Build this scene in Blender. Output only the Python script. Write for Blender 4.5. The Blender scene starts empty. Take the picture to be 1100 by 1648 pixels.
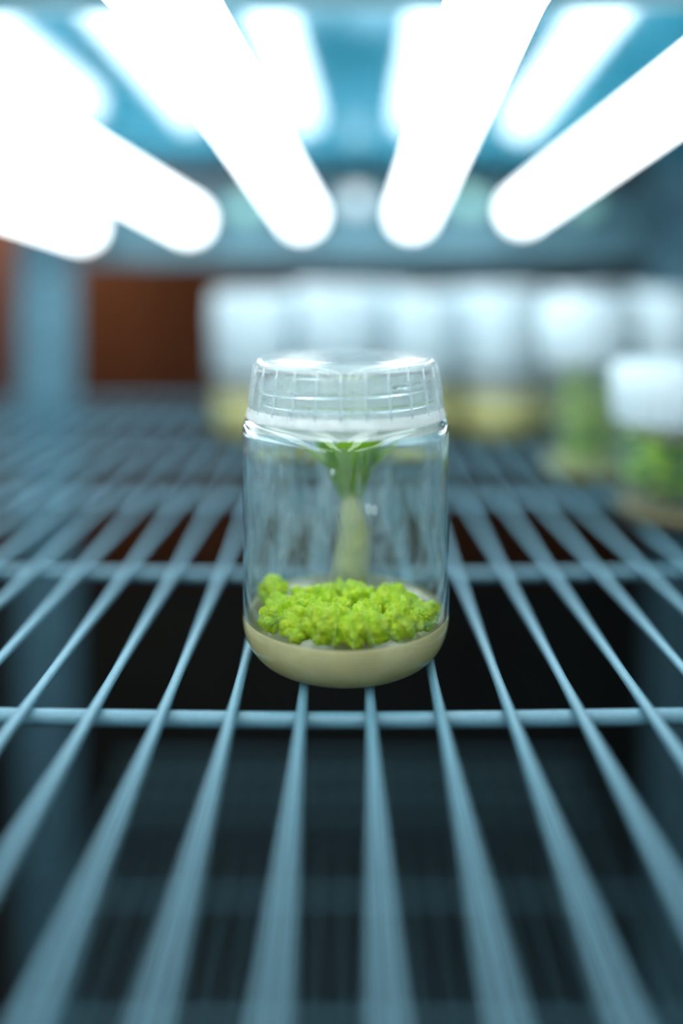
import bpy, bmesh, math, random
from mathutils import Vector, noise

# ------------------------------------------------------------------ camera
C = bpy.context.scene.collection
sc = bpy.context.scene
MM = 0.001
F_PX, HX, HY = 1375.0, 557.0, 450.0          # focal length and vanishing point in a 1100 x 1648 frame
CAM_D, CAM_H = 271.0, 117.7                  # millimetres: camera to jar axis, camera above the shelf
cam_data = bpy.data.cameras.new('camera')
cam = bpy.data.objects.new('camera', cam_data); C.objects.link(cam)
cam.location = (0, -CAM_D * MM, CAM_H * MM)
cam.rotation_euler = (math.pi / 2, 0, 0)
cam_data.sensor_fit = 'VERTICAL'
cam_data.sensor_width = 24.0
cam_data.sensor_height = 36.0
cam_data.lens = F_PX / 1648.0 * 36.0
cam_data.shift_x = -(HX - 550.0) / 1648.0
cam_data.shift_y = -(824.0 - HY) / 1648.0
cam_data.clip_start = 0.005
cam_data.clip_end = 30
cam_data.dof.use_dof = True
cam_data.dof.focus_distance = 0.254
cam_data.dof.aperture_fstop = cam_data.lens / 20.0
sc.camera = cam

# ------------------------------------------------------------------ world, light, exposure
world = bpy.data.worlds.new('world'); sc.world = world
world.use_nodes = True
world.node_tree.nodes['Background'].inputs[0].default_value = (0.25, 0.62, 0.8, 1)
world.node_tree.nodes['Background'].inputs[1].default_value = 0.02
TUBE_COLOR, TUBE_STRENGTH = (0.91, 0.975, 1.0), 8.2
sc.view_settings.view_transform = 'Standard'
sc.view_settings.look = 'None'
sc.view_settings.gamma = 1
sc.view_settings.use_curve_mapping = False
sc.view_settings.exposure = 0.0
sc.cycles.max_bounces = 24
sc.cycles.transmission_bounces = 20
sc.cycles.transparent_max_bounces = 48
sc.cycles.diffuse_bounces = 10
sc.cycles.sample_clamp_indirect = 20
WALL_FILL = dict(loc=(-0.72, 0.95, 0.40), target=(-0.55, 1.30, 0.20), power=3.6, color=(1.0, 0.62, 0.36), size=0.12)  # added unseen warm light that brightens the left of the wood wall
ld = bpy.data.lights.new('wall_fill_light', 'AREA'); ld.energy = WALL_FILL['power']; ld.color = WALL_FILL['color']; ld.size = WALL_FILL['size']
lo = bpy.data.objects.new('wall_fill_light', ld); C.objects.link(lo); lo.location = WALL_FILL['loc']
lo.rotation_euler = (Vector(WALL_FILL['target']) - Vector(WALL_FILL['loc'])).to_track_quat('-Z', 'Y').to_euler()


# ------------------------------------------------------------------ helpers
def tag(o, label=None, cat=None, group=None, kind=None):
    if label: o['label'] = label
    if cat: o['category'] = cat
    if group: o['group'] = group
    if kind: o['kind'] = kind
    return o

def empty(name, loc=(0, 0, 0)):
    o = bpy.data.objects.new(name, None); C.objects.link(o)
    o.location = [c * MM for c in loc]; o.empty_display_size = 0.01
    return o

def mesh_obj(name, bm, mat, parent=None, smooth=True):
    bmesh.ops.recalc_face_normals(bm, faces=bm.faces)
    me = bpy.data.meshes.new(name); bm.to_mesh(me); bm.free()
    if smooth:
        for p in me.polygons: p.use_smooth = True
    me.materials.append(mat)
    o = bpy.data.objects.new(name, me); C.objects.link(o)
    if parent: o.parent = parent
    return o

def share(name, src, parent, loc=None, rotz=0):
    o = src.copy(); o.name = name; C.objects.link(o); o.parent = parent
    if loc is not None: o.location = [c * MM for c in loc]
    o.rotation_euler[2] = rotz
    return o

def lathe(bm, prof, n=64, closed=True, center=(0, 0, 0)):
    """prof: list of (r, z) in mm; closed joins last to first"""
    rings = []
    for r, z in prof:
        if r < 1e-4:
            rings.append([bm.verts.new((center[0] * MM, center[1] * MM, (z + center[2]) * MM))])
        else:
            rings.append([bm.verts.new(((center[0] + r * math.cos(2 * math.pi * i / n)) * MM,
                                        (center[1] + r * math.sin(2 * math.pi * i / n)) * MM, (z + center[2]) * MM)) for i in range(n)])
    pairs = list(zip(rings, rings[1:])) + ([(rings[-1], rings[0])] if closed else [])
    for a, b in pairs:
        for i in range(n):
            j = (i + 1) % n
            if len(a) == 1 and len(b) == 1: continue
            if len(a) == 1: bm.faces.new((a[0], b[j], b[i]))
            elif len(b) == 1: bm.faces.new((a[i], a[j], b[0]))
            else: bm.faces.new((a[i], a[j], b[j], b[i]))

def tube(bm, pts, rad, n=10, cap=True):
    pts = [Vector(p) * MM for p in pts]; rings = []
    for i, p in enumerate(pts):
        d = (pts[min(i + 1, len(pts) - 1)] - pts[max(i - 1, 0)]).normalized()
        up = Vector((0, 0, 1)) if abs(d.z) < 0.9 else Vector((1, 0, 0))
        u = d.cross(up).normalized(); v = u.cross(d)
        r = (rad[i] if isinstance(rad, (list, tuple)) else rad) * MM
        rings.append([bm.verts.new(p + (u * math.cos(2 * math.pi * k / n) + v * math.sin(2 * math.pi * k / n)) * r) for k in range(n)])
    for a, b in zip(rings, rings[1:]):
        for i in range(n):
            bm.faces.new((a[i], a[(i + 1) % n], b[(i + 1) % n], b[i]))
    if cap:
        bm.faces.new(rings[0]); bm.faces.new(rings[-1])

def box(bm, x0, x1, y0, y1, z0, z1, bevel=0):
    r = bmesh.ops.create_cube(bm, size=1)
    for v in r['verts']:
        v.co = Vector(((x0 if v.co.x < 0 else x1) * MM, (y0 if v.co.y < 0 else y1) * MM, (z0 if v.co.z < 0 else z1) * MM))
    if bevel:
        es = list({e for v in r['verts'] for e in v.link_edges})
        bmesh.ops.bevel(bm, geom=es, offset=bevel * MM, segments=2, affect='EDGES')

def smooth_by_angle(o, deg=40):
    me = o.data
    bm = bmesh.new(); bm.from_mesh(me)
    for e in bm.edges:
        if len(e.link_faces) == 2 and e.calc_face_angle(0) > math.radians(deg): e.smooth = False
    bm.to_mesh(me); bm.free()

def new_mat(name):
    m = bpy.data.materials.new(name); m.use_nodes = True
    nt = m.node_tree
    for n in list(nt.nodes): nt.nodes.remove(n)
    out = nt.nodes.new('ShaderNodeOutputMaterial')
    return m, nt, out

def N(nt, typ, **kw):
    n = nt.nodes.new(typ)
    for k, v in kw.items():
        if k in n.inputs: n.inputs[k].default_value = v
        else: setattr(n, k, v)
    return n

def ramp(nt, src, stops):
    r = nt.nodes.new('ShaderNodeValToRGB')
    els = r.color_ramp.elements
    while len(els) < len(stops): els.new(0.5)
    for e, (p, c) in zip(els, stops): e.position = p; e.color = c if len(c) == 4 else (*c, 1)
    nt.links.new(src, r.inputs[0])
    return r

def fresnel(nt, ior):
    """same reflectance on both faces of a thin sheet"""
    f = N(nt, 'ShaderNodeFresnel'); g = N(nt, 'ShaderNodeNewGeometry')
    mr = N(nt, 'ShaderNodeMapRange'); mr.inputs[3].default_value = ior; mr.inputs[4].default_value = 1 / ior
    nt.links.new(g.outputs['Backfacing'], mr.inputs[0]); nt.links.new(mr.outputs[0], f.inputs['IOR'])
    return f

def simple_mat(name, color, rough=0.5, metal=0.0, var=0.12, scale=60.0, bump=0.0, spec=0.5):
    m, nt, out = new_mat(name)
    p = N(nt, 'ShaderNodeBsdfPrincipled', Roughness=rough, Metallic=metal)
    p.inputs['Specular IOR Level'].default_value = spec
    tc = N(nt, 'ShaderNodeTexCoord'); no = N(nt, 'ShaderNodeTexNoise', Scale=scale, Detail=4.0)
    nt.links.new(tc.outputs['Object'], no.inputs['Vector'])
    lo_ = tuple(c * (1 - var) for c in color); hi = tuple(min(1, c * (1 + var)) for c in color)
    r = ramp(nt, no.outputs['Fac'], [(0.3, lo_), (0.7, hi)])
    nt.links.new(r.outputs['Color'], p.inputs['Base Color'])
    if bump:
        b = N(nt, 'ShaderNodeBump', Strength=bump, Distance=0.0005)
        nt.links.new(no.outputs['Fac'], b.inputs['Height']); nt.links.new(b.outputs['Normal'], p.inputs['Normal'])
    nt.links.new(p.outputs[0], out.inputs[0])
    return m

# ------------------------------------------------------------------ materials
M = {}
M['wire'] = simple_mat('coated_wire', (0.105, 0.25, 0.325), 0.42, 0.0, 0.10, 900, 0.15)
M['lower_wire'] = simple_mat('lower_wire', (0.12, 0.29, 0.37), 0.5, 0.0, 0.15, 300)  # lower shelf's copy of the wire, its light level tuned into the colour
M['post'] = simple_mat('painted_post', (0.14, 0.31, 0.40), 0.5, 0.0, 0.08, 40)
M['bar'] = simple_mat('lamp_bar_paint', (0.10, 0.22, 0.27), 0.6, 0.0, 0.15, 25)
M['plastic'] = simple_mat('holder_plastic', (0.75, 0.80, 0.80), 0.4, 0.0, 0.05, 40)
M['green_plastic'] = simple_mat('starter_green_plastic', (0.35, 0.66, 0.58), 0.4, 0.0, 0.05, 40)
M['metal'] = simple_mat('cap_metal', (0.7, 0.72, 0.74), 0.3, 1.0, 0.05, 80)
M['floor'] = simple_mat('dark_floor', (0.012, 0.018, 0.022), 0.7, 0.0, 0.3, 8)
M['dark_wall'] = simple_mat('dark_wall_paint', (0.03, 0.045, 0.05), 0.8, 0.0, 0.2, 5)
M['white_lid'] = simple_mat('white_lid_plastic', (0.46, 0.59, 0.64), 0.35, 0.0, 0.04, 100)
m, nt, out = new_mat('leaf_green'); M['leaf'] = m
tc = N(nt, 'ShaderNodeTexCoord'); no = N(nt, 'ShaderNodeTexNoise', Scale=90.0, Detail=3.0)
nt.links.new(tc.outputs['Object'], no.inputs['Vector'])
r = ramp(nt, no.outputs['Fac'], [(0.3, (0.32, 0.62, 0.06)), (0.7, (0.62, 0.85, 0.08))])
p = N(nt, 'ShaderNodeBsdfPrincipled', Roughness=0.45); tl = N(nt, 'ShaderNodeBsdfTranslucent'); mx = N(nt, 'ShaderNodeMixShader')
mx.inputs[0].default_value = 0.4
nt.links.new(r.outputs['Color'], p.inputs['Base Color']); nt.links.new(r.outputs['Color'], tl.inputs[0])
nt.links.new(p.outputs[0], mx.inputs[1]); nt.links.new(tl.outputs[0], mx.inputs[2]); nt.links.new(mx.outputs[0], out.inputs[0])
M['stem'] = simple_mat('pale_stem', (0.55, 0.56, 0.30), 0.5, 0.0, 0.2, 200)

m, nt, out = new_mat('reflector_enamel'); M['reflector'] = m      # glossy blue-teal enamel
p = N(nt, 'ShaderNodeBsdfPrincipled', Roughness=0.10, Metallic=1.0)
p.inputs['Base Color'].default_value = (0.11, 0.42, 0.58, 1)
tc = N(nt, 'ShaderNodeTexCoord'); no = N(nt, 'ShaderNodeTexNoise', Scale=6.0)
nt.links.new(tc.outputs['Object'], no.inputs['Vector'])
r = ramp(nt, no.outputs['Fac'], [(0.3, (0.40, 0.50, 0.56)), (0.7, (0.46, 0.56, 0.62))])
nt.links.new(r.outputs['Color'], p.inputs['Base Color'])
df = N(nt, 'ShaderNodeBsdfDiffuse'); df.inputs[0].default_value = (0.025, 0.20, 0.29, 1)
mx = N(nt, 'ShaderNodeMixShader'); mx.inputs[0].default_value = 0.45
nt.links.new(p.outputs[0], mx.inputs[1]); nt.links.new(df.outputs[0], mx.inputs[2])
nt.links.new(mx.outputs[0], out.inputs[0])

m, nt, out = new_mat('lamp_phosphor'); M['lamp'] = m
e = N(nt, 'ShaderNodeEmission', Strength=TUBE_STRENGTH); e.inputs[0].default_value = (*TUBE_COLOR, 1)
nt.links.new(e.outputs[0], out.inputs[0])

m, nt, out = new_mat('brown_wood'); M['wood'] = m
p = N(nt, 'ShaderNodeBsdfPrincipled', Roughness=0.55)
tc = N(nt, 'ShaderNodeTexCoord'); mp = N(nt, 'ShaderNodeMapping'); mp.inputs['Scale'].default_value = (14, 14, 1.2)
no = N(nt, 'ShaderNodeTexNoise', Scale=4.0, Detail=6.0, Distortion=1.0)
nt.links.new(tc.outputs['Object'], mp.inputs[0]); nt.links.new(mp.outputs[0], no.inputs['Vector'])
r = ramp(nt, no.outputs['Fac'], [(0.3, (0.07, 0.028, 0.014)), (0.7, (0.15, 0.065, 0.032))])
nt.links.new(r.outputs['Color'], p.inputs['Base Color']); nt.links.new(p.outputs[0], out.inputs[0])

m, nt, out = new_mat('jar_glass'); M['glass'] = m
g = N(nt, 'ShaderNodeBsdfGlass', IOR=1.47, Roughness=0.0); g.inputs['Color'].default_value = (0.97, 0.995, 0.99, 1)
tc = N(nt, 'ShaderNodeTexCoord'); no = N(nt, 'ShaderNodeTexNoise', Scale=60.0, Detail=2.0)
b = N(nt, 'ShaderNodeBump', Strength=0.08, Distance=0.0006)
nt.links.new(tc.outputs['Object'], no.inputs['Vector']); nt.links.new(no.outputs['Fac'], b.inputs['Height'])
nt.links.new(b.outputs['Normal'], g.inputs['Normal']); nt.links.new(g.outputs[0], out.inputs[0])

m, nt, out = new_mat('thin_glass'); M['thin_glass'] = m
tr = N(nt, 'ShaderNodeBsdfTransparent'); tr.inputs[0].default_value = (0.96, 0.985, 0.98, 1)
gs = N(nt, 'ShaderNodeBsdfGlossy', Roughness=0.03); fr = fresnel(nt, 1.35)
mx = N(nt, 'ShaderNodeMixShader')
nt.links.new(fr.outputs[0], mx.inputs[0]); nt.links.new(tr.outputs[0], mx.inputs[1]); nt.links.new(gs.outputs[0], mx.inputs[2])
nt.links.new(mx.outputs[0], out.inputs[0])

def film_mat(name, color, lo_a, hi_a, scale=(220, 220, 40), rough=0.3, trans=0.5, patch=1.0, n0=0.32, n1=0.68):
    """clear film with a cloudy, streaked white coat"""
    m, nt, out = new_mat(name)
    tr = N(nt, 'ShaderNodeBsdfTransparent'); tr.inputs[0].default_value = (0.97, 0.985, 0.99, 1)
    df = N(nt, 'ShaderNodeBsdfDiffuse'); df.inputs[0].default_value = (*color, 1)
    tl = N(nt, 'ShaderNodeBsdfTranslucent'); tl.inputs[0].default_value = (*color, 1)
    gl = N(nt, 'ShaderNodeBsdfGlossy', Roughness=rough)
    a = N(nt, 'ShaderNodeMixShader'); a.inputs[0].default_value = trans
    nt.links.new(df.outputs[0], a.inputs[1]); nt.links.new(tl.outputs[0], a.inputs[2])
    g = N(nt, 'ShaderNodeMixShader'); g.inputs[0].default_value = 0.08
    nt.links.new(a.outputs[0], g.inputs[1]); nt.links.new(gl.outputs[0], g.inputs[2])
    tc = N(nt, 'ShaderNodeTexCoord'); mp = N(nt, 'ShaderNodeMapping'); mp.inputs['Scale'].default_value = scale
    no = N(nt, 'ShaderNodeTexNoise', Scale=1.0, Detail=6.0, Roughness=0.62, Distortion=0.8)
    nt.links.new(tc.outputs['Object'], mp.inputs[0]); nt.links.new(mp.outputs[0], no.inputs['Vector'])
    mr = N(nt, 'ShaderNodeMapRange'); mr.inputs[1].default_value = n0; mr.inputs[2].default_value = n1
    mr.inputs[3].default_value = lo_a; mr.inputs[4].default_value = hi_a
    nt.links.new(no.outputs['Fac'], mr.inputs[0])
    # broad patches where the film has run clear
    big = N(nt, 'ShaderNodeTexNoise', Scale=0.27, Detail=2.0); nt.links.new(mp.outputs[0], big.inputs['Vector'])
    br = N(nt, 'ShaderNodeMapRange'); br.inputs[1].default_value = 0.36; br.inputs[2].default_value = 0.56
    br.inputs[3].default_value = patch; br.inputs[4].default_value = 1.0
    nt.links.new(big.outputs['Fac'], br.inputs[0])
    mu = N(nt, 'ShaderNodeMath', operation='MULTIPLY'); nt.links.new(mr.outputs[0], mu.inputs[0]); nt.links.new(br.outputs[0], mu.inputs[1])
    mx = N(nt, 'ShaderNodeMixShader')
    nt.links.new(mu.outputs[0], mx.inputs[0]); nt.links.new(tr.outputs[0], mx.inputs[1]); nt.links.new(g.outputs[0], mx.inputs[2])
    nt.links.new(mx.outputs[0], out.inputs[0])
    bp = N(nt, 'ShaderNodeBump', Strength=0.5, Distance=0.0006)
    nt.links.new(no.outputs['Fac'], bp.inputs['Height'])
    for s in (df, gl): nt.links.new(bp.outputs['Normal'], s.inputs['Normal'])
    return m

M['fog'] = film_mat('condensation', (0.60, 0.76, 0.92), 0.05, 0.85, (240, 240, 70), 0.3, 0.45, 0.15, 0.40, 0.62)
M['far_fog'] = film_mat('far_condensation', (0.92, 0.96, 0.97), 0.85, 0.98, (60, 60, 20), 0.3, 0.25)
M['lip_glare'] = film_mat('lid_lip_glare', (0.95, 1.0, 1.0), 0.25, 0.55, (40, 40, 40), 0.3, 0.1)  # white stands in for lamp glare along the lid's lower edge
M['drop'] = film_mat('water_drops', (0.85, 0.95, 1.0), 0.25, 0.6, (200, 200, 200), 0.06)
M['heel_glint'] = film_mat('heel_glint_film', (1.0, 0.98, 0.80), 0.6, 0.9, (300, 300, 300), 0.3, 0.1)  # pale colour stands in for the highlight at the jar's base
M['front_fog'] = film_mat('front_condensation', (0.68, 0.82, 0.93), 0.03, 0.40, (260, 260, 80), 0.3, 0.4, 0.5, 0.38, 0.72)
M['clear_fog'] = film_mat('light_condensation', (0.70, 0.86, 0.9), 0.01, 0.10, (60, 60, 20))
M['white_glare'] = film_mat('glare_film', (0.95, 0.98, 1.0), 0.75, 1.0, (120, 120, 120))  # white stands in for lamp glare on the neck slope and drops
m, nt, out = new_mat('clear_lid_plastic'); M['lid'] = m
tr = N(nt, 'ShaderNodeBsdfTransparent'); tr.inputs[0].default_value = (0.95, 0.98, 0.985, 1)
tl = N(nt, 'ShaderNodeBsdfTranslucent'); tl.inputs[0].default_value = (0.86, 0.97, 1, 1)
gs = N(nt, 'ShaderNodeBsdfGlossy', Roughness=0.12); fr = fresnel(nt, 1.45)
tc = N(nt, 'ShaderNodeTexCoord'); no = N(nt, 'ShaderNodeTexNoise', Scale=90.0, Detail=3.0)
nt.links.new(tc.outputs['Object'], no.inputs['Vector'])
mr = N(nt, 'ShaderNodeMapRange'); mr.inputs[1].default_value = 0.3; mr.inputs[2].default_value = 0.7
mr.inputs[3].default_value = 0.20; mr.inputs[4].default_value = 0.30
nt.links.new(no.outputs['Fac'], mr.inputs[0])
df = N(nt, 'ShaderNodeBsdfDiffuse'); df.inputs[0].default_value = (0.86, 0.97, 1, 1)
hz = N(nt, 'ShaderNodeMixShader'); hz.inputs[0].default_value = 0.55
nt.links.new(tl.outputs[0], hz.inputs[1]); nt.links.new(df.outputs[0], hz.inputs[2])
mx = N(nt, 'ShaderNodeMixShader'); nt.links.new(mr.outputs[0], mx.inputs[0])
nt.links.new(tr.outputs[0], mx.inputs[1]); nt.links.new(hz.outputs[0], mx.inputs[2])
m2 = N(nt, 'ShaderNodeMixShader'); nt.links.new(fr.outputs[0], m2.inputs[0])
nt.links.new(mx.outputs[0], m2.inputs[1]); nt.links.new(gs.outputs[0], m2.inputs[2])
nt.links.new(m2.outputs[0], out.inputs[0])


def gel_mat(name, color, clear=0.3, depth=0.012):
    m, nt, out = new_mat(name)
    p = N(nt, 'ShaderNodeBsdfPrincipled', Roughness=0.25)
    p.inputs['Base Color'].default_value = (*color, 1)
    p.inputs['Subsurface Weight'].default_value = 1.0
    p.inputs['Subsurface Radius'].default_value = (1.0, 0.9, 0.6)
    p.inputs['Subsurface Scale'].default_value = depth
    tr = N(nt, 'ShaderNodeBsdfTransparent'); tr.inputs[0].default_value = (*[c ** 0.4 for c in color], 1)
    tc = N(nt, 'ShaderNodeTexCoord'); no = N(nt, 'ShaderNodeTexNoise', Scale=120.0, Detail=3.0)
    nt.links.new(tc.outputs['Object'], no.inputs['Vector'])
    mr = N(nt, 'ShaderNodeMapRange'); mr.inputs[1].default_value = 0.3; mr.inputs[2].default_value = 0.7
    mr.inputs[3].default_value = clear - 0.08; mr.inputs[4].default_value = clear + 0.08
    nt.links.new(no.outputs['Fac'], mr.inputs[0])
    b = N(nt, 'ShaderNodeMixShader'); nt.links.new(mr.outputs[0], b.inputs[0])
    nt.links.new(p.outputs[0], b.inputs[1]); nt.links.new(tr.outputs[0], b.inputs[2])
    nt.links.new(b.outputs[0], out.inputs[0])
    return m
def clear_gel(name, color, f_tr, f_tl, ior=1.33):
    m, nt, out = new_mat(name)
    tr = N(nt, 'ShaderNodeBsdfTransparent'); tr.inputs[0].default_value = (*[c ** 0.35 for c in color], 1)
    tl = N(nt, 'ShaderNodeBsdfTranslucent'); tl.inputs[0].default_value = (*color, 1)
    df = N(nt, 'ShaderNodeBsdfDiffuse'); df.inputs[0].default_value = (*color, 1)
    gs = N(nt, 'ShaderNodeBsdfGlossy', Roughness=0.12); fr = fresnel(nt, ior)
    tc = N(nt, 'ShaderNodeTexCoord'); no = N(nt, 'ShaderNodeTexNoise', Scale=90.0, Detail=3.0)
    nt.links.new(tc.outputs['Object'], no.inputs['Vector'])
    mr = N(nt, 'ShaderNodeMapRange'); mr.inputs[1].default_value = 0.3; mr.inputs[2].default_value = 0.7
    mr.inputs[3].default_value = f_tr - 0.08; mr.inputs[4].default_value = f_tr + 0.08
    nt.links.new(no.outputs['Fac'], mr.inputs[0])
    a = N(nt, 'ShaderNodeMixShader'); a.inputs[0].default_value = f_tl
    nt.links.new(df.outputs[0], a.inputs[1]); nt.links.new(tl.outputs[0], a.inputs[2])
    b = N(nt, 'ShaderNodeMixShader'); nt.links.new(mr.outputs[0], b.inputs[0])
    nt.links.new(a.outputs[0], b.inputs[1]); nt.links.new(tr.outputs[0], b.inputs[2])
    c = N(nt, 'ShaderNodeMixShader'); nt.links.new(fr.outputs[0], c.inputs[0])
    nt.links.new(b.outputs[0], c.inputs[1]); nt.links.new(gs.outputs[0], c.inputs[2])
    nt.links.new(c.outputs[0], out.inputs[0])
    return m
M['agar'] = clear_gel('agar_gel', (1.0, 0.91, 0.50), 0.12, 0.08)
M['agar_top'] = clear_gel('agar_wet_surface', (0.92, 0.92, 0.80), 0.80, 0.6)
M['yellow_agar'] = gel_mat('yellow_agar_gel', (0.60, 0.55, 0.24), 0.12, 0.004)
M['brown_agar'] = gel_mat('brown_agar_gel', (0.30, 0.24, 0.14), 0.3)

m, nt, out = new_mat('callus_tissue'); M['callus'] = m
p = N(nt, 'ShaderNodeBsdfPrincipled', Roughness=0.38)
p.inputs['Subsurface Weight'].default_value = 0.6
p.inputs['Subsurface Radius'].default_value = (0.7, 1.0, 0.15)
p.inputs['Subsurface Scale'].default_value = 0.0009
tc = N(nt, 'ShaderNodeTexCoord'); no = N(nt, 'ShaderNodeTexNoise', Scale=420.0, Detail=4.0); n2 = N(nt, 'ShaderNodeTexVoronoi', Scale=900.0)
nt.links.new(tc.outputs['Object'], no.inputs['Vector']); nt.links.new(tc.outputs['Object'], n2.inputs['Vector'])
r = ramp(nt, no.outputs['Fac'], [(0.3, (0.50, 0.76, 0.02)), (0.55, (0.66, 0.86, 0.03)), (0.75, (0.85, 0.92, 0.09))])
nt.links.new(r.outputs['Color'], p.inputs['Base Color'])
b = N(nt, 'ShaderNodeBump', Strength=0.5, Distance=0.0004); b.invert = True
nt.links.new(n2.outputs['Distance'], b.inputs['Height']); nt.links.new(b.outputs['Normal'], p.inputs['Normal'])
nt.links.new(p.outputs[0], out.inputs[0])

def D2Y(Z): return Z - CAM_D             # camera depth (mm) -> world y (mm)
def PX(px, Z): return (px - HX) * Z / F_PX
def PZ(py, Z): return CAM_H - (py - HY) * Z / F_PX

# ------------------------------------------------------------------ room
def struct(name, bm, mat, smooth=False):
    o = mesh_obj(name, bm, mat, None, smooth); o['kind'] = 'structure'; return o
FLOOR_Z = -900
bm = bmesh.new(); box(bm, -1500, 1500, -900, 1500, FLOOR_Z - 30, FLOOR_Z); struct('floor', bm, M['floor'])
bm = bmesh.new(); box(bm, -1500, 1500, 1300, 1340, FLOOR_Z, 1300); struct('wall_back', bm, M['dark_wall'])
# wooden wall panel of upright boards, fixed to the wall
wp = empty('wood_panelling', (-60, 1300, -420))
tag(wp, 'dark brown wooden board panelling on the far wall behind the rack', 'panelling')
rng = random.Random(3)
x = -1140.0
while x < 1300:
    w = 150
    bm = bmesh.new(); d = rng.uniform(14, 18)
    box(bm, 0, w - 4, -d, -0.5, 0, 1020, 1.5)
    b = mesh_obj('board', bm, M['wood'], wp, False); b.location = (x * MM, 0, 0)
    x += w

# ------------------------------------------------------------------ wire shelves
def sag(x):
    return 2.0 * (1 - math.exp(-(x / 105.0) ** 2))

PITCH, X0 = 19.1, 6.9
SHELF_NEAR = D2Y(60)
def make_shelf(name, z, label, curved, NW, far, rods):
    SHELF_FAR = D2Y(far)
    t = empty(name, (0, 0, z)); tag(t, label, 'shelf'); mt = M['wire' if curved else 'lower_wire']
    f = sag if curved else (lambda x: 0.0)
    wire0 = None
    for i in range(-NW, NW + 1):
        x = X0 + i * PITCH
        if wire0 is None:
            bm = bmesh.new(); tube(bm, [(0, SHELF_NEAR, -1.55), (0, 0, -1.55), (0, SHELF_FAR, -1.55)], 1.55, 12)
            wire0 = mesh_obj('wire', bm, mt, t); smooth_by_angle(wire0, 60)
            w = wire0
        else:
            w = share('wire', wire0, t)
        w.location = (x * MM, 0, f(x) * MM)
    xa, xb = X0 - (NW + .6) * PITCH, X0 + (NW + .6) * PITCH
    xs = [xa + (xb - xa) * k / 60 for k in range(61)]
    for k, Z in enumerate(rods):
        bm = bmesh.new(); tube(bm, [(x, 0, f(x) - 3.1 - 2.2) for x in xs], 2.25, 12)
        r = mesh_obj('cross_rod', bm, mt, t); r.location = (0, D2Y(Z) * MM, 0)
    for Y in (SHELF_NEAR, SHELF_FAR):
        bm = bmesh.new(); tube(bm, [(x, 0, f(x) - 1.55) for x in xs], 3.2, 12)
        r = mesh_obj('edge_rod', bm, mt, t); r.location = (0, Y * MM, 0)
        bm = bmesh.new(); tube(bm, [(x, 0, f(x) - 22) for x in xs], 3.2, 12)
        r = mesh_obj('edge_rod', bm, mt, t); r.location = (0, Y * MM, 0)
    return t
make_shelf('wire_shelf', 0, 'pale blue coated wire shelf carrying the front culture jar', True, 27, 812, (122.3, 238.3, 354.3, 470.3, 586.3, 702.3))
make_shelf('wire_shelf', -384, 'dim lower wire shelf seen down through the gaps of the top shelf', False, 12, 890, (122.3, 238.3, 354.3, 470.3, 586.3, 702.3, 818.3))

# ------------------------------------------------------------------ posts of the rack
def post(x, y, label, w=56):
    t = empty('rack_post', (x, y, FLOOR_Z)); tag(t, label, 'post', 'rear posts of the rack')
    bm = bmesh.new()
    box(bm, -w / 2, w / 2, -3, 0, 0, 1500, 0.6)
    box(bm, -w / 2 if x < 0 else w / 2 - 3, -w / 2 + 3 if x < 0 else w / 2, 0, 40, 0, 1500, 0.6)
    mesh_obj('upright', bm, M['post'], t, False)
    bm = bmesh.new(); box(bm, -w / 2 - 2, w / 2 + 2, -5, 42, 0, 12, 1); mesh_obj('foot', bm, M['bar'], t, False)
    for k in range(24):
        bm = bmesh.new()
        lathe(bm, [(0, 0), (5, 0), (5, 1.5), (0, 1.5)], 14, False)
        for v in bm.verts: v.co = Vector((v.co.x, -3 * MM - v.co.z, v.co.y))
        s = mesh_obj('bolt', bm, M['metal'], t, False); s.location = (0, 0, (60 + 60 * k) * MM)
post(PX(76, 832), D2Y(832), 'blue grey upright rack post at the rear left of the shelf')
post(PX(1092, 832), D2Y(832), 'blue grey upright rack post at the rear right behind the jars')

# ------------------------------------------------------------------ lamp bank over the shelf
# everything here runs away from the viewer with a slight fall, as in the photo
DIRX, DIRZ = 38.0 / F_PX, -(520.0 - HY) / F_PX
Z_END = 800.0
tube_ends = [(138, 366), (308, 356), (487, 348), (662, 347), (838, 340)]
names = ['leftmost lit fluorescent tube above the shelf', 'second lit fluorescent tube from the left above the shelf',
         'middle lit fluorescent tube above the shelf, over the jar', 'fourth lit fluorescent tube from the left above the shelf',
         'rightmost lit fluorescent tube above the shelf']
L = 1200.0
dvec = Vector((DIRX, 1, DIRZ)); dl = dvec.length
rot = dvec.to_track_quat('Y', 'Z').to_euler()
for (px, py), nm in zip(tube_ends, names):
    zz = PZ(py, Z_END)
    t = empty('fluorescent_tube', (PX(px, Z_END), D2Y(Z_END), zz)); t.rotation_euler = rot
    tag(t, nm, 'lamp', 'fluorescent tubes over the shelf')
    bm = bmesh.new(); tube(bm, [(0, -L + 8, 0), (0, -8, 0)], 15.2, 28, False)
    mesh_obj('glass_tube', bm, M['lamp'], t)
    for s, y0, y1 in ((0, -10, 0), (1, -L, -L + 10)):
        bm = bmesh.new(); tube(bm, [(0, y0, 0), (0, y1, 0)], 15.5, 28)
        c = mesh_obj('end_cap', bm, M['metal'], t); smooth_by_angle(c)
    for s in (-1, 1):
        bm = bmesh.new(); tube(bm, [(6 * s, 0, 0), (6 * s, 7, 0)], 1.2, 8); mesh_obj('pin', bm, M['metal'], t)
        bm = bmesh.new(); tube(bm, [(6 * s, -L - 7, 0), (6 * s, -L, 0)], 1.2, 8); mesh_obj('pin', bm, M['metal'], t)

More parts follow.
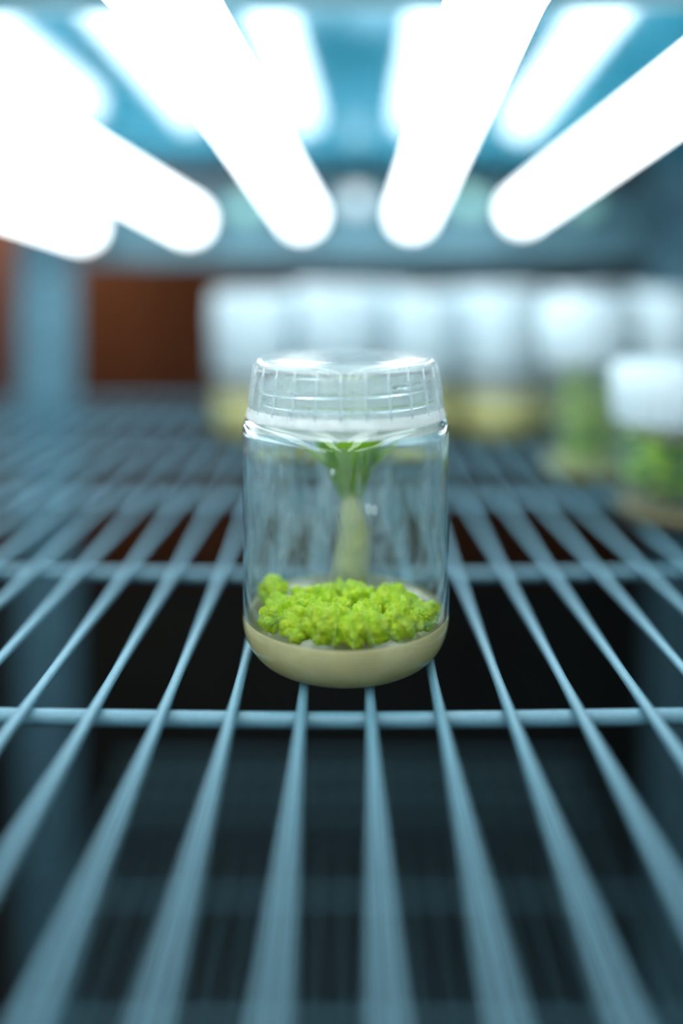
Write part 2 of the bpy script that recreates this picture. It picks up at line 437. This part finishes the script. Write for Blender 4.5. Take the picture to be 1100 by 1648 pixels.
# glossy reflector panel above the tubes
ref = empty('reflector_panel', (30, D2Y(Z_END), PZ(267, Z_END))); ref.rotation_euler = rot
tag(ref, 'glossy blue reflector panel above the fluorescent tubes', 'panel')
bm = bmesh.new(); box(bm, -420, 420, -405, 6, 0, 2.0, 0.3); mesh_obj('sheet', bm, M['reflector'], ref, False)
bm = bmesh.new(); box(bm, -420, 420, -408.5, -405.1, -3, 14, 0.5); mesh_obj('front_lip', bm, M['bar'], ref, False)
for s in (-1, 1):
    bm = bmesh.new(); box(bm, s * 421.8 - 1.5, s * 421.8 + 1.5, -405, 6, -4, 16, 0.4); mesh_obj('side_lip', bm, M['bar'], ref, False)

# bar at the far end that holds the tubes
bz0, bz1 = PZ(420, 815), PZ(300, 815)
bar = empty('lamp_holder_bar', (0, D2Y(815), bz0))
tag(bar, 'dark grey metal bar holding the far ends of the fluorescent tubes', 'lamp holder')
bm = bmesh.new(); box(bm, -252, 288, 0, 3, 0, bz1 - bz0, 0.5); mesh_obj('bar_plate', bm, M['bar'], bar, False)
bm = bmesh.new(); box(bm, -252, 288, 3, 40, 0, 3, 0.5); mesh_obj('bar_flange', bm, M['bar'], bar, False)
for px, py in tube_ends:
    xx, zz = PX(px, 815), PZ(py, 815) - bz0
    bm = bmesh.new(); box(bm, xx - 11, xx + 11, -7.5, -0.2, zz - 18, zz + 16, 2); mesh_obj('lamp_socket', bm, M['plastic'], bar)
for px, py, mt in ((573, 325, 'plastic'), (752, 328, 'green_plastic'), (935, 332, 'green_plastic'), (400, 335, 'green_plastic')):
    bm = bmesh.new(); tube(bm, [(0, -26, 0), (0, -24.5, 0), (0, -0.2, 0)], [9.5, 10.5, 10.5], 20)
    s = mesh_obj('starter', bm, M[mt], bar); smooth_by_angle(s)
    s.location = (PX(px, 815) * MM, 0, (PZ(py, 815) - bz0) * MM)

# ------------------------------------------------------------------ the culture jar in front
RI, RO = 31.4, 32.4
def corner(r0, z0, rh, rv, n, e=2.2):
    pts = []
    for k in range(n + 1):
        a = math.pi / 2 * k / n
        pts.append((r0 + rh * math.sin(a) ** (2 / e), z0 + rv * (1 - math.cos(a) ** (2 / e))))
    return pts
outer = [(0, 0.9), (10, 0.8), (19, 0.4), (21.5, 0.0)] + corner(22.4, 0.0, RO - 22.4, 13.0, 14)
outer += [(RO, z) for z in (20, 30, 40, 50, 60, 68)]
outer += [(RO, 71.0), (RO - .15, 72.6), (RO - .8, 74.2), (RO - 1.9, 75.2), (29.6, 75.8), (28.6, 76.2), (27.5, 77.2), (27.2, 79)]
neck_out = [(27.2, 80.5), (27.2, 82), (27.2, 86), (27.2, 89.5), (26.9, 90.4), (26.2, 90.6)]
inner = [(25.4, 90.2), (25.1, 89), (25.1, 79), (25.5, 76.6), (27.5, 75.0), (29.6, 73.6), (30.6, 72), (RI, 69.5)]
inner += [(RI, z) for z in (60, 50, 40, 30, 20)]
inner_c = corner(21.8, 2.5, RI - 21.8, 11.6, 14)[::-1]
inner_base = [(20, 2.6), (10, 2.9), (0, 3.0)]
jar = empty('culture_jar', (0, 0, 0))
tag(jar, 'clear glass culture jar with screw lid standing at the front of the wire shelf', 'jar')
bm = bmesh.new(); lathe(bm, outer + neck_out + inner + inner_c + inner_base, 96, False)
body = mesh_obj('glass_body', bm, M['glass'], jar)
# added pale ring painting the bright highlight along the jar's base
bm = bmesh.new(); lathe(bm, [(19, 0.32), (21.45, -0.06)] + [(r + .05, z - .03) for r, z in corner(22.4, 0.0, RO - 22.4, 13.0, 14)[1:6]], 80, False)
mesh_obj('heel_glint_ring', bm, M['heel_glint'], body)
# screw threads of the neck, seen through the lid
for k, (z0, turns, ph) in enumerate(((80.2, 0.0, 0.0), (83.0, 0.9, 2.6), (86.4, 0.9, 5.2))):
    bm = bmesh.new(); pts = []
    if turns == 0:
        lathe(bm, [(27.3, z0 - .9), (28.0, z0 - .5), (28.2, z0), (28.0, z0 + .5), (27.3, z0 + .9)], 80, False)
    else:
        n = 70
        pts = [((27.7) * math.cos(ph + 2 * math.pi * turns * i / n), (27.7) * math.sin(ph + 2 * math.pi * turns * i / n), 0) for i in range(n + 1)]
        pts = [(a * MM / MM, b, z0 + 3.4 * i / n) for i, (a, b, c) in enumerate(pts)]
        tube(bm, pts, [0.1] + [0.75] * (n - 1) + [0.1], 10)
    mesh_obj('neck_thread', bm, M['glass'], body)
# condensation on the inside of the glass
def film(name, parent, mat, r, z0, z1, a0, a1, n=60, rows=20):
    bm = bmesh.new(); g = []
    for i in range(n + 1):
        a = a0 + (a1 - a0) * i / n
        g.append([bm.verts.new((r * math.cos(a) * MM, r * math.sin(a) * MM, (z0 + (z1 - z0) * j / rows) * MM)) for j in range(rows + 1)])
    for i in range(n):
        for j in range(rows): bm.faces.new((g[i][j], g[i + 1][j], g[i + 1][j + 1], g[i][j + 1]))
    return mesh_obj(name, bm, mat, parent)
film('condensation', body, M['fog'], RI - .25, 15.0, 70.5, math.radians(-12), math.radians(192))
film('condensation', body, M['front_fog'], RI - .25, 31.0, 70.5, math.radians(194), math.radians(346))
bm = bmesh.new(); lathe(bm, [(25.35, 78.5), (25.75, 76.4), (27.6, 74.75), (29.5, 73.4), (30.3, 72)], 80, False)  # white ring painting the lamp glare where the glass curves to the neck
mesh_obj('shoulder_glare', bm, M['white_glare'], body)
# lid
lid_prof = [(31.3, 75.1), (31.5, 75.5), (30.9, 76.6), (30.6, 78), (29.9, 83), (29.2, 88), (28.7, 91.2), (28.4, 92.3), (27.6, 93.0), (26.4, 93.25), (18, 93.3), (0, 93.3),
            (0, 92.3), (18, 92.3), (26.2, 92.2), (27.3, 91.7), (27.7, 90.8), (28.2, 88), (28.9, 83), (29.6, 78), (30.0, 76.4), (30.6, 75.2)]
bm = bmesh.new(); lathe(bm, lid_prof, 96, True)
lid = mesh_obj('lid', bm, M['lid'], jar); tag(lid, 'clear ribbed plastic screw lid')
bm = bmesh.new(); lathe(bm, [(31.55, 74.9), (31.6, 75.6), (31.0, 76.8), (30.75, 78.2)], 96, False)  # added white ring that carries the glare below the lid
mesh_obj('skirt_glare', bm, M['lip_glare'], lid)
rib0 = None
for k in range(26):
    a = 2 * math.pi * (k + .3) / 26
    if rib0 is None:
        bm = bmesh.new(); tube(bm, [(30.75, 0, 77.4), (30.1, 0, 82.5), (29.25, 0, 88), (28.75, 0, 91.3)], [.3, .55, .55, .3], 8)
        rib0 = mesh_obj('rib', bm, M['lid'], lid); rib0.rotation_euler[2] = a
    else: share('rib', rib0, lid, (0, 0, 0), a)
# drops on the wall of the glass, their glint put in as white
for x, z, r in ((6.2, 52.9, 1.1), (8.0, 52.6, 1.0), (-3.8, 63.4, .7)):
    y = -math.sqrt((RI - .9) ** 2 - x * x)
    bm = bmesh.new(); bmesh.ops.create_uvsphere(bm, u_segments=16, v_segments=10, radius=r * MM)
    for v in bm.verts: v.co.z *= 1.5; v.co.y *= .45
    d = mesh_obj('droplet_glint', bm, M['white_glare'], jar); d.location = (x * MM, y * MM, z * MM)

rg = random.Random(8)
bm = bmesh.new()
for k in range(170):
    a = math.radians(rg.uniform(5, 175)) if k < 110 else math.radians(rg.uniform(0, 35))
    z = 14.5 + 55 * rg.random() ** 2.0; r = rg.uniform(.16, .5) * (1.5 if rg.random() < .1 else 1)
    q = bmesh.ops.create_icosphere(bm, subdivisions=2, radius=r * MM)
    st = rg.uniform(1.0, 2.6) if rg.random() < .4 else 1.0
    for v in q['verts']:
        v.co = Vector((v.co.x * .5, v.co.y, v.co.z * st))
        x, y = v.co.x + (RI - .45) * MM, v.co.y
        v.co = Vector((x * math.cos(a) - y * math.sin(a), x * math.sin(a) + y * math.cos(a), v.co.z + z * MM))
dd = mesh_obj('fine_droplets', bm, M['drop'], body); dd['kind'] = 'stuff'
# agar
AG = 13.3
inn = [p for p in corner(21.8, 2.5, RI - 21.8, 11.6, 14) if p[1] < AG - .6]
gel = [(0, 2.6), (10, 2.5), (20, 2.2)] + [(r + .25, z - .3) for r, z in inn] + [(RI + .25, AG - .3), (RI + .2, AG + .5), (RI - .3, AG + .45), (RI - 1.2, AG + .12), (RI - 2.6, AG), (15, AG), (0, AG)]
bm = bmesh.new(); lathe(bm, gel, 80, False)
ag = mesh_obj('agar_medium', bm, M['agar'])
ag.data.materials.append(M['agar_top'])
for p_ in ag.data.polygons:
    if p_.center.z > (AG - .1) * MM and p_.normal.z > .5: p_.material_index = 1
tag(ag, 'pale amber agar jelly filling the bottom of the front jar', 'agar')

# callus clumps
def clump_mesh(seed, R, lobes=22, sub=5):
    rg = random.Random(seed); sph = []
    for i in range(lobes):
        d = Vector((rg.gauss(0, 1), rg.gauss(0, 1), rg.gauss(0, 1) * .8)).normalized()
        rr = rg.uniform(.27, .42) * R
        sph.append((d * (R - rr) * rg.uniform(.88, 1.06), rr))
    sph.append((Vector((0, 0, 0)), R * .62))
    bm = bmesh.new(); bmesh.ops.create_icosphere(bm, subdivisions=sub, radius=1)
    off = Vector((seed * 7.1, seed * 3.3, seed))
    for v in bm.verts:
        d = v.co.normalized(); best = 0
        for c, r in sph:
            b = d.dot(c); q = r * r - c.length_squared + b * b
            if q > 0: best = max(best, b + math.sqrt(q))
        vd = noise.voronoi(d * 7.5 + off)[0][0]
        best *= 1.04 - .22 * vd * vd + .03 * noise.noise(d * 14 + off)
        v.co = d * best * MM
    return bm
clumps = [  # px, py, radius px, words
    (438, 951, 29), (429, 995, 24), (456, 1014, 27), (466, 984, 26), (515, 960, 28), (508, 1020, 35), (541, 996, 27), (577, 958, 29),
    (551, 974, 22), (592, 991, 28), (632, 965, 30), (575, 1032, 28), (546, 1018, 20), (622, 1028, 28), (646, 996, 28), (656, 1020, 25),
    (675, 992, 23), (682, 1026, 22), (701, 999, 20), (704, 1018, 18), (690, 984, 20), (660, 972, 22), (716, 1008, 14), (545, 950, 20), (480, 958, 18), (448, 974, 21), (560, 1005, 24), (640, 978, 24), (525, 1002, 22), (489, 976, 24), (488, 1003, 23), (527, 978, 24), (606, 1014, 22),
    (612, 974, 24), (476, 1022, 16)]
placed = []
for i, (px, py, rp) in enumerate(clumps):
    R = rp / 5.15
    z = AG + .78 * R
    Z = F_PX * (CAM_H - z) / (py - HY)
    x, y = PX(px, Z), D2Y(Z)
    lim = RI - .5 - R * .9
    q = math.hypot(x, y)
    if q > lim: x, y = x * lim / q, y * lim / q
    placed.append([px, py, R, x, y, z])
order = sorted(range(len(placed)), key=lambda k: placed[k][1])
rows = [('back row', order[:12]), ('middle row', order[12:24]), ('front row at the glass', order[24:])]
words = ['first', 'second', 'third', 'fourth', 'fifth', 'sixth', 'seventh', 'eighth', 'ninth', 'tenth', 'eleventh', 'twelfth', 'thirteenth']
for rn, idx in rows:
    for k, i in enumerate(sorted(idx, key=lambda k: placed[k][0])):
        px, py, R, x, y, z = placed[i]
        o = mesh_obj('callus_clump', clump_mesh(i + 1, R), M['callus'])
        o.location = (x * MM, y * MM, z * MM); o.rotation_euler[2] = i * 1.3
        lab = f'bright green knobbly callus clump, {words[k]} from the left in the {rn}'
        if i == 0: lab = 'tallest green callus clump, standing up against the left side of the jar'
        tag(o, lab, 'callus', 'callus clumps in the front jar')

# ------------------------------------------------------------------ plants and jars
def leaf(bm, base, ang, length, width, lift, curl=.6, n=6):
    """a thick, cupped leaf: closed solid"""
    b = Vector(base); dirv = Vector((math.cos(ang), math.sin(ang), 0)); side = Vector((-dirv.y, dirv.x, 0))
    top, bot = [], []
    for i in range(n + 1):
        t = i / n
        c = b + dirv * length * t * (1 - .25 * t) + Vector((0, 0, lift * t - curl * length * .35 * t * t))
        w = width * .5 * (math.sin(math.pi * min(1, t * .92 + .06)) ** .8)
        rt = [c + side * w + Vector((0, 0, .18 * w)), c, c - side * w + Vector((0, 0, .18 * w))]
        top.append([bm.verts.new((p + Vector((0, 0, .25))) * MM) for p in rt])
        bot.append([bm.verts.new((p - Vector((0, 0, .25))) * MM) for p in rt])
    for i in range(n):
        for j in range(2):
            bm.faces.new((top[i][j], top[i + 1][j], top[i + 1][j + 1], top[i][j + 1]))
            bm.faces.new((bot[i][j + 1], bot[i + 1][j + 1], bot[i + 1][j], bot[i][j]))
        bm.faces.new((top[i][0], bot[i][0], bot[i + 1][0], top[i + 1][0]))
        bm.faces.new((top[i][2], top[i + 1][2], bot[i + 1][2], bot[i][2]))
    bm.faces.new((top[0][0], top[0][1], top[0][2], bot[0][2], bot[0][1], bot[0][0]))
    bm.faces.new((top[n][2], top[n][1], top[n][0], bot[n][0], bot[n][1], bot[n][2]))

def plantlet(loc, h, spread, label, seed, group=None, nleaf=9, stem_r=1.6, low=.45, mats=('leaf', 'stem')):
    rg = random.Random(seed)
    t = empty('plantlet', loc); tag(t, label, 'plant', group)
    bm = bmesh.new(); tube(bm, [(0, 0, 0), (rg.uniform(-1, 1), rg.uniform(-1, 1), h * .5), (rg.uniform(-2, 2), rg.uniform(-1, 1), h * .95)], [stem_r, stem_r * .8, stem_r * .4], 10)
    mesh_obj('stem', bm, M[mats[1]], t)
    for k in range(nleaf):
        f = low + (1 - low) * k / max(1, nleaf - 1)
        bm = bmesh.new()
        leaf(bm, (0, 0, h * f * .95), k * 2.4 + rg.uniform(-.4, .4), spread * rg.uniform(.75, 1.05), spread * rg.uniform(.45, .6), h * rg.uniform(.02, .14))
        mesh_obj('leaf', bm, M[mats[0]], t)
    return t

def far_jar(loc, R, H, lid_h, label, agar_h, agar_mat, agar_label, fog, group=None):
    t = empty('culture_jar', loc); tag(t, label, 'jar', group)
    top = H - lid_h
    prof = [(0, .6), (R - 8, .0)] + corner(R - 8, 0, 8, 9, 6) + [(R, top - 6), (R - 1, top - 2), (R - 3, top), (R - 3, H - 3),
            (R - 4.4, H - 3), (R - 4.4, top), (R - 2.4, top - 3), (R - 1.5, top - 7)] + corner(R - 9, 2, 7.5, 8, 6)[::-1] + [(0, 2.4)]
    bm = bmesh.new(); lathe(bm, prof, 40, False); mesh_obj('glass_body', bm, M['thin_glass'], t)
    film('condensation', t, M[fog], R - 1.7, agar_h + 3, top - 8, 0, 2 * math.pi, 40, 8)
    lp = [(R + .2, top + .2), (R + .2, H - 2.5), (R - .9, H - .6), (R - 3, H), (0, H), (0, H - 1.4), (R - 2.2, H - 1.4), (R - 1.3, H - 2.6), (R - 1.1, top + .2)]
    bm = bmesh.new(); lathe(bm, lp, 40, True); l = mesh_obj('lid', bm, M['white_lid'], t); smooth_by_angle(l, 35)
    r0 = None
    for k in range(30):
        a = 2 * math.pi * k / 30
        if r0 is None:
            bm = bmesh.new(); tube(bm, [(R + .35, 0, top + 2), (R + .35, 0, H - 4)], .7, 6); r0 = mesh_obj('rib', bm, M['white_lid'], l)
        else: share('rib', r0, l, (0, 0, 0), a)
    bm = bmesh.new(); ri = R - 1.75
    lathe(bm, [(0, 2.6), (R - 9, 2.3)] + [(a - .2, b + .25) for a, b in corner(R - 9, 2, 7.5, 8, 6)[1:]] + [(ri, agar_h), (ri - 1, agar_h - .4), (0, agar_h - .4)], 40, False)
    g = mesh_obj('agar_medium', bm, M[agar_mat]); g.location = [c * MM for c in loc]
    tag(g, agar_label, 'agar', 'agar in the jars behind')
    return t

g = 'white lidded jars in a row behind'
ords = ['first', 'second', 'third', 'fourth', 'fifth', 'sixth']
for k, (px, h, Z) in enumerate(((410, 109, 645), (541, 114, 640), (675, 108, 650), (808, 112, 642), (940, 110, 655), (1082, 109, 650))):
    far_jar((PX(px, Z), D2Y(Z), 0.0), 31, h, 62,
            f'blurred white lidded culture jar, {ords[k]} from the left in the far row', 33, 'yellow_agar',
            f'yellow agar in the {ords[k]} jar from the left of the far row', 'far_fog', g)
for k, (px, h, Z) in enumerate(((478, 108, 716), (606, 111, 720), (735, 109, 714), (868, 108, 722), (1000, 110, 718))):
    far_jar((PX(px, Z), D2Y(Z), 0.0), 31, h, 62,
            f'blurred white lidded culture jar, {ords[k]} from the left in the rearmost row', 33, 'yellow_agar',
            f'yellow agar in the {ords[k]} jar from the left of the rearmost row', 'far_fog', 'white lidded jars in the rearmost row')
# two plant jars at the right
far_jar((PX(948, 512), D2Y(512), 0), 28, 104, 34, 'tall culture jar of green shoots between the far row and right edge', 7, 'yellow_agar',
        'yellow agar under the shoots in the tall jar right of centre', 'clear_fog')
for k, (dx, dy) in enumerate(((-9, -8), (10, -6), (0, 9))):
    plantlet((PX(948, 512) + dx, D2Y(512) + dy, 6.2), 62, 17, ('green shoot at the front left inside the tall jar', 'green shoot at the front right inside the tall jar', 'green shoot at the back inside the tall jar')[k], 11 + k, 'shoots in the tall jar', 18, 1.6, .08)
far_jar((PX(1100, 415), D2Y(415), 0), 33, 77, 27, 'squat white lidded jar of bright green plants at the right edge', 10, 'brown_agar',
        'brown agar under the plants in the squat jar at the right edge', 'clear_fog')
for k, (dx, dy) in enumerate(((-14, -9), (4, -15), (-12, 10), (13, 2))):
    plantlet((PX(1100, 415) + dx, D2Y(415) + dy, 10), 44, 21, ('bright green plantlet nearest the left wall of the squat jar', 'bright green plantlet at the front of the squat jar',
             'bright green plantlet at the back left of the squat jar', 'bright green plantlet at the right side of the squat jar')[k], 31 + k, 'plants in the squat jar', 20, 1.6, .12)
# plantlet at the back of the front jar, seen through the glass
pl = empty('plantlet', (1.5, 21.5, AG - .3))
tag(pl, 'pale stemmed plantlet with green leaves standing behind the callus in the front jar', 'plant')
bm = bmesh.new(); tube(bm, [(0, 0, 0), (.5, .3, 8), (1.5, 0, 18), (.5, 0, 26), (0, 0, 33)], [7.0, 6.2, 5.6, 4.2, 2.2], 14)
mesh_obj('stem', bm, M['stem'], pl)
for k, (ang, ln, wd, lf, z) in enumerate(((195, 18, 10, 34, 29), (-20, 16, 13, 34, 28), (250, 9, 13, 32, 26), (300, 11, 14, 36, 27), (90, 4, 14, 34, 26), (176, 24, 8, 20, 36), (5, 22, 11, 22, 35), (40, 9, 12, 33, 29), (215, 14, 12, 30, 30), (325, 15, 12, 28, 32))):
    bm = bmesh.new(); leaf(bm, (0, 0, z), math.radians(ang), ln, wd, lf, .1)
    mesh_obj('leaf', bm, M['leaf'], pl)
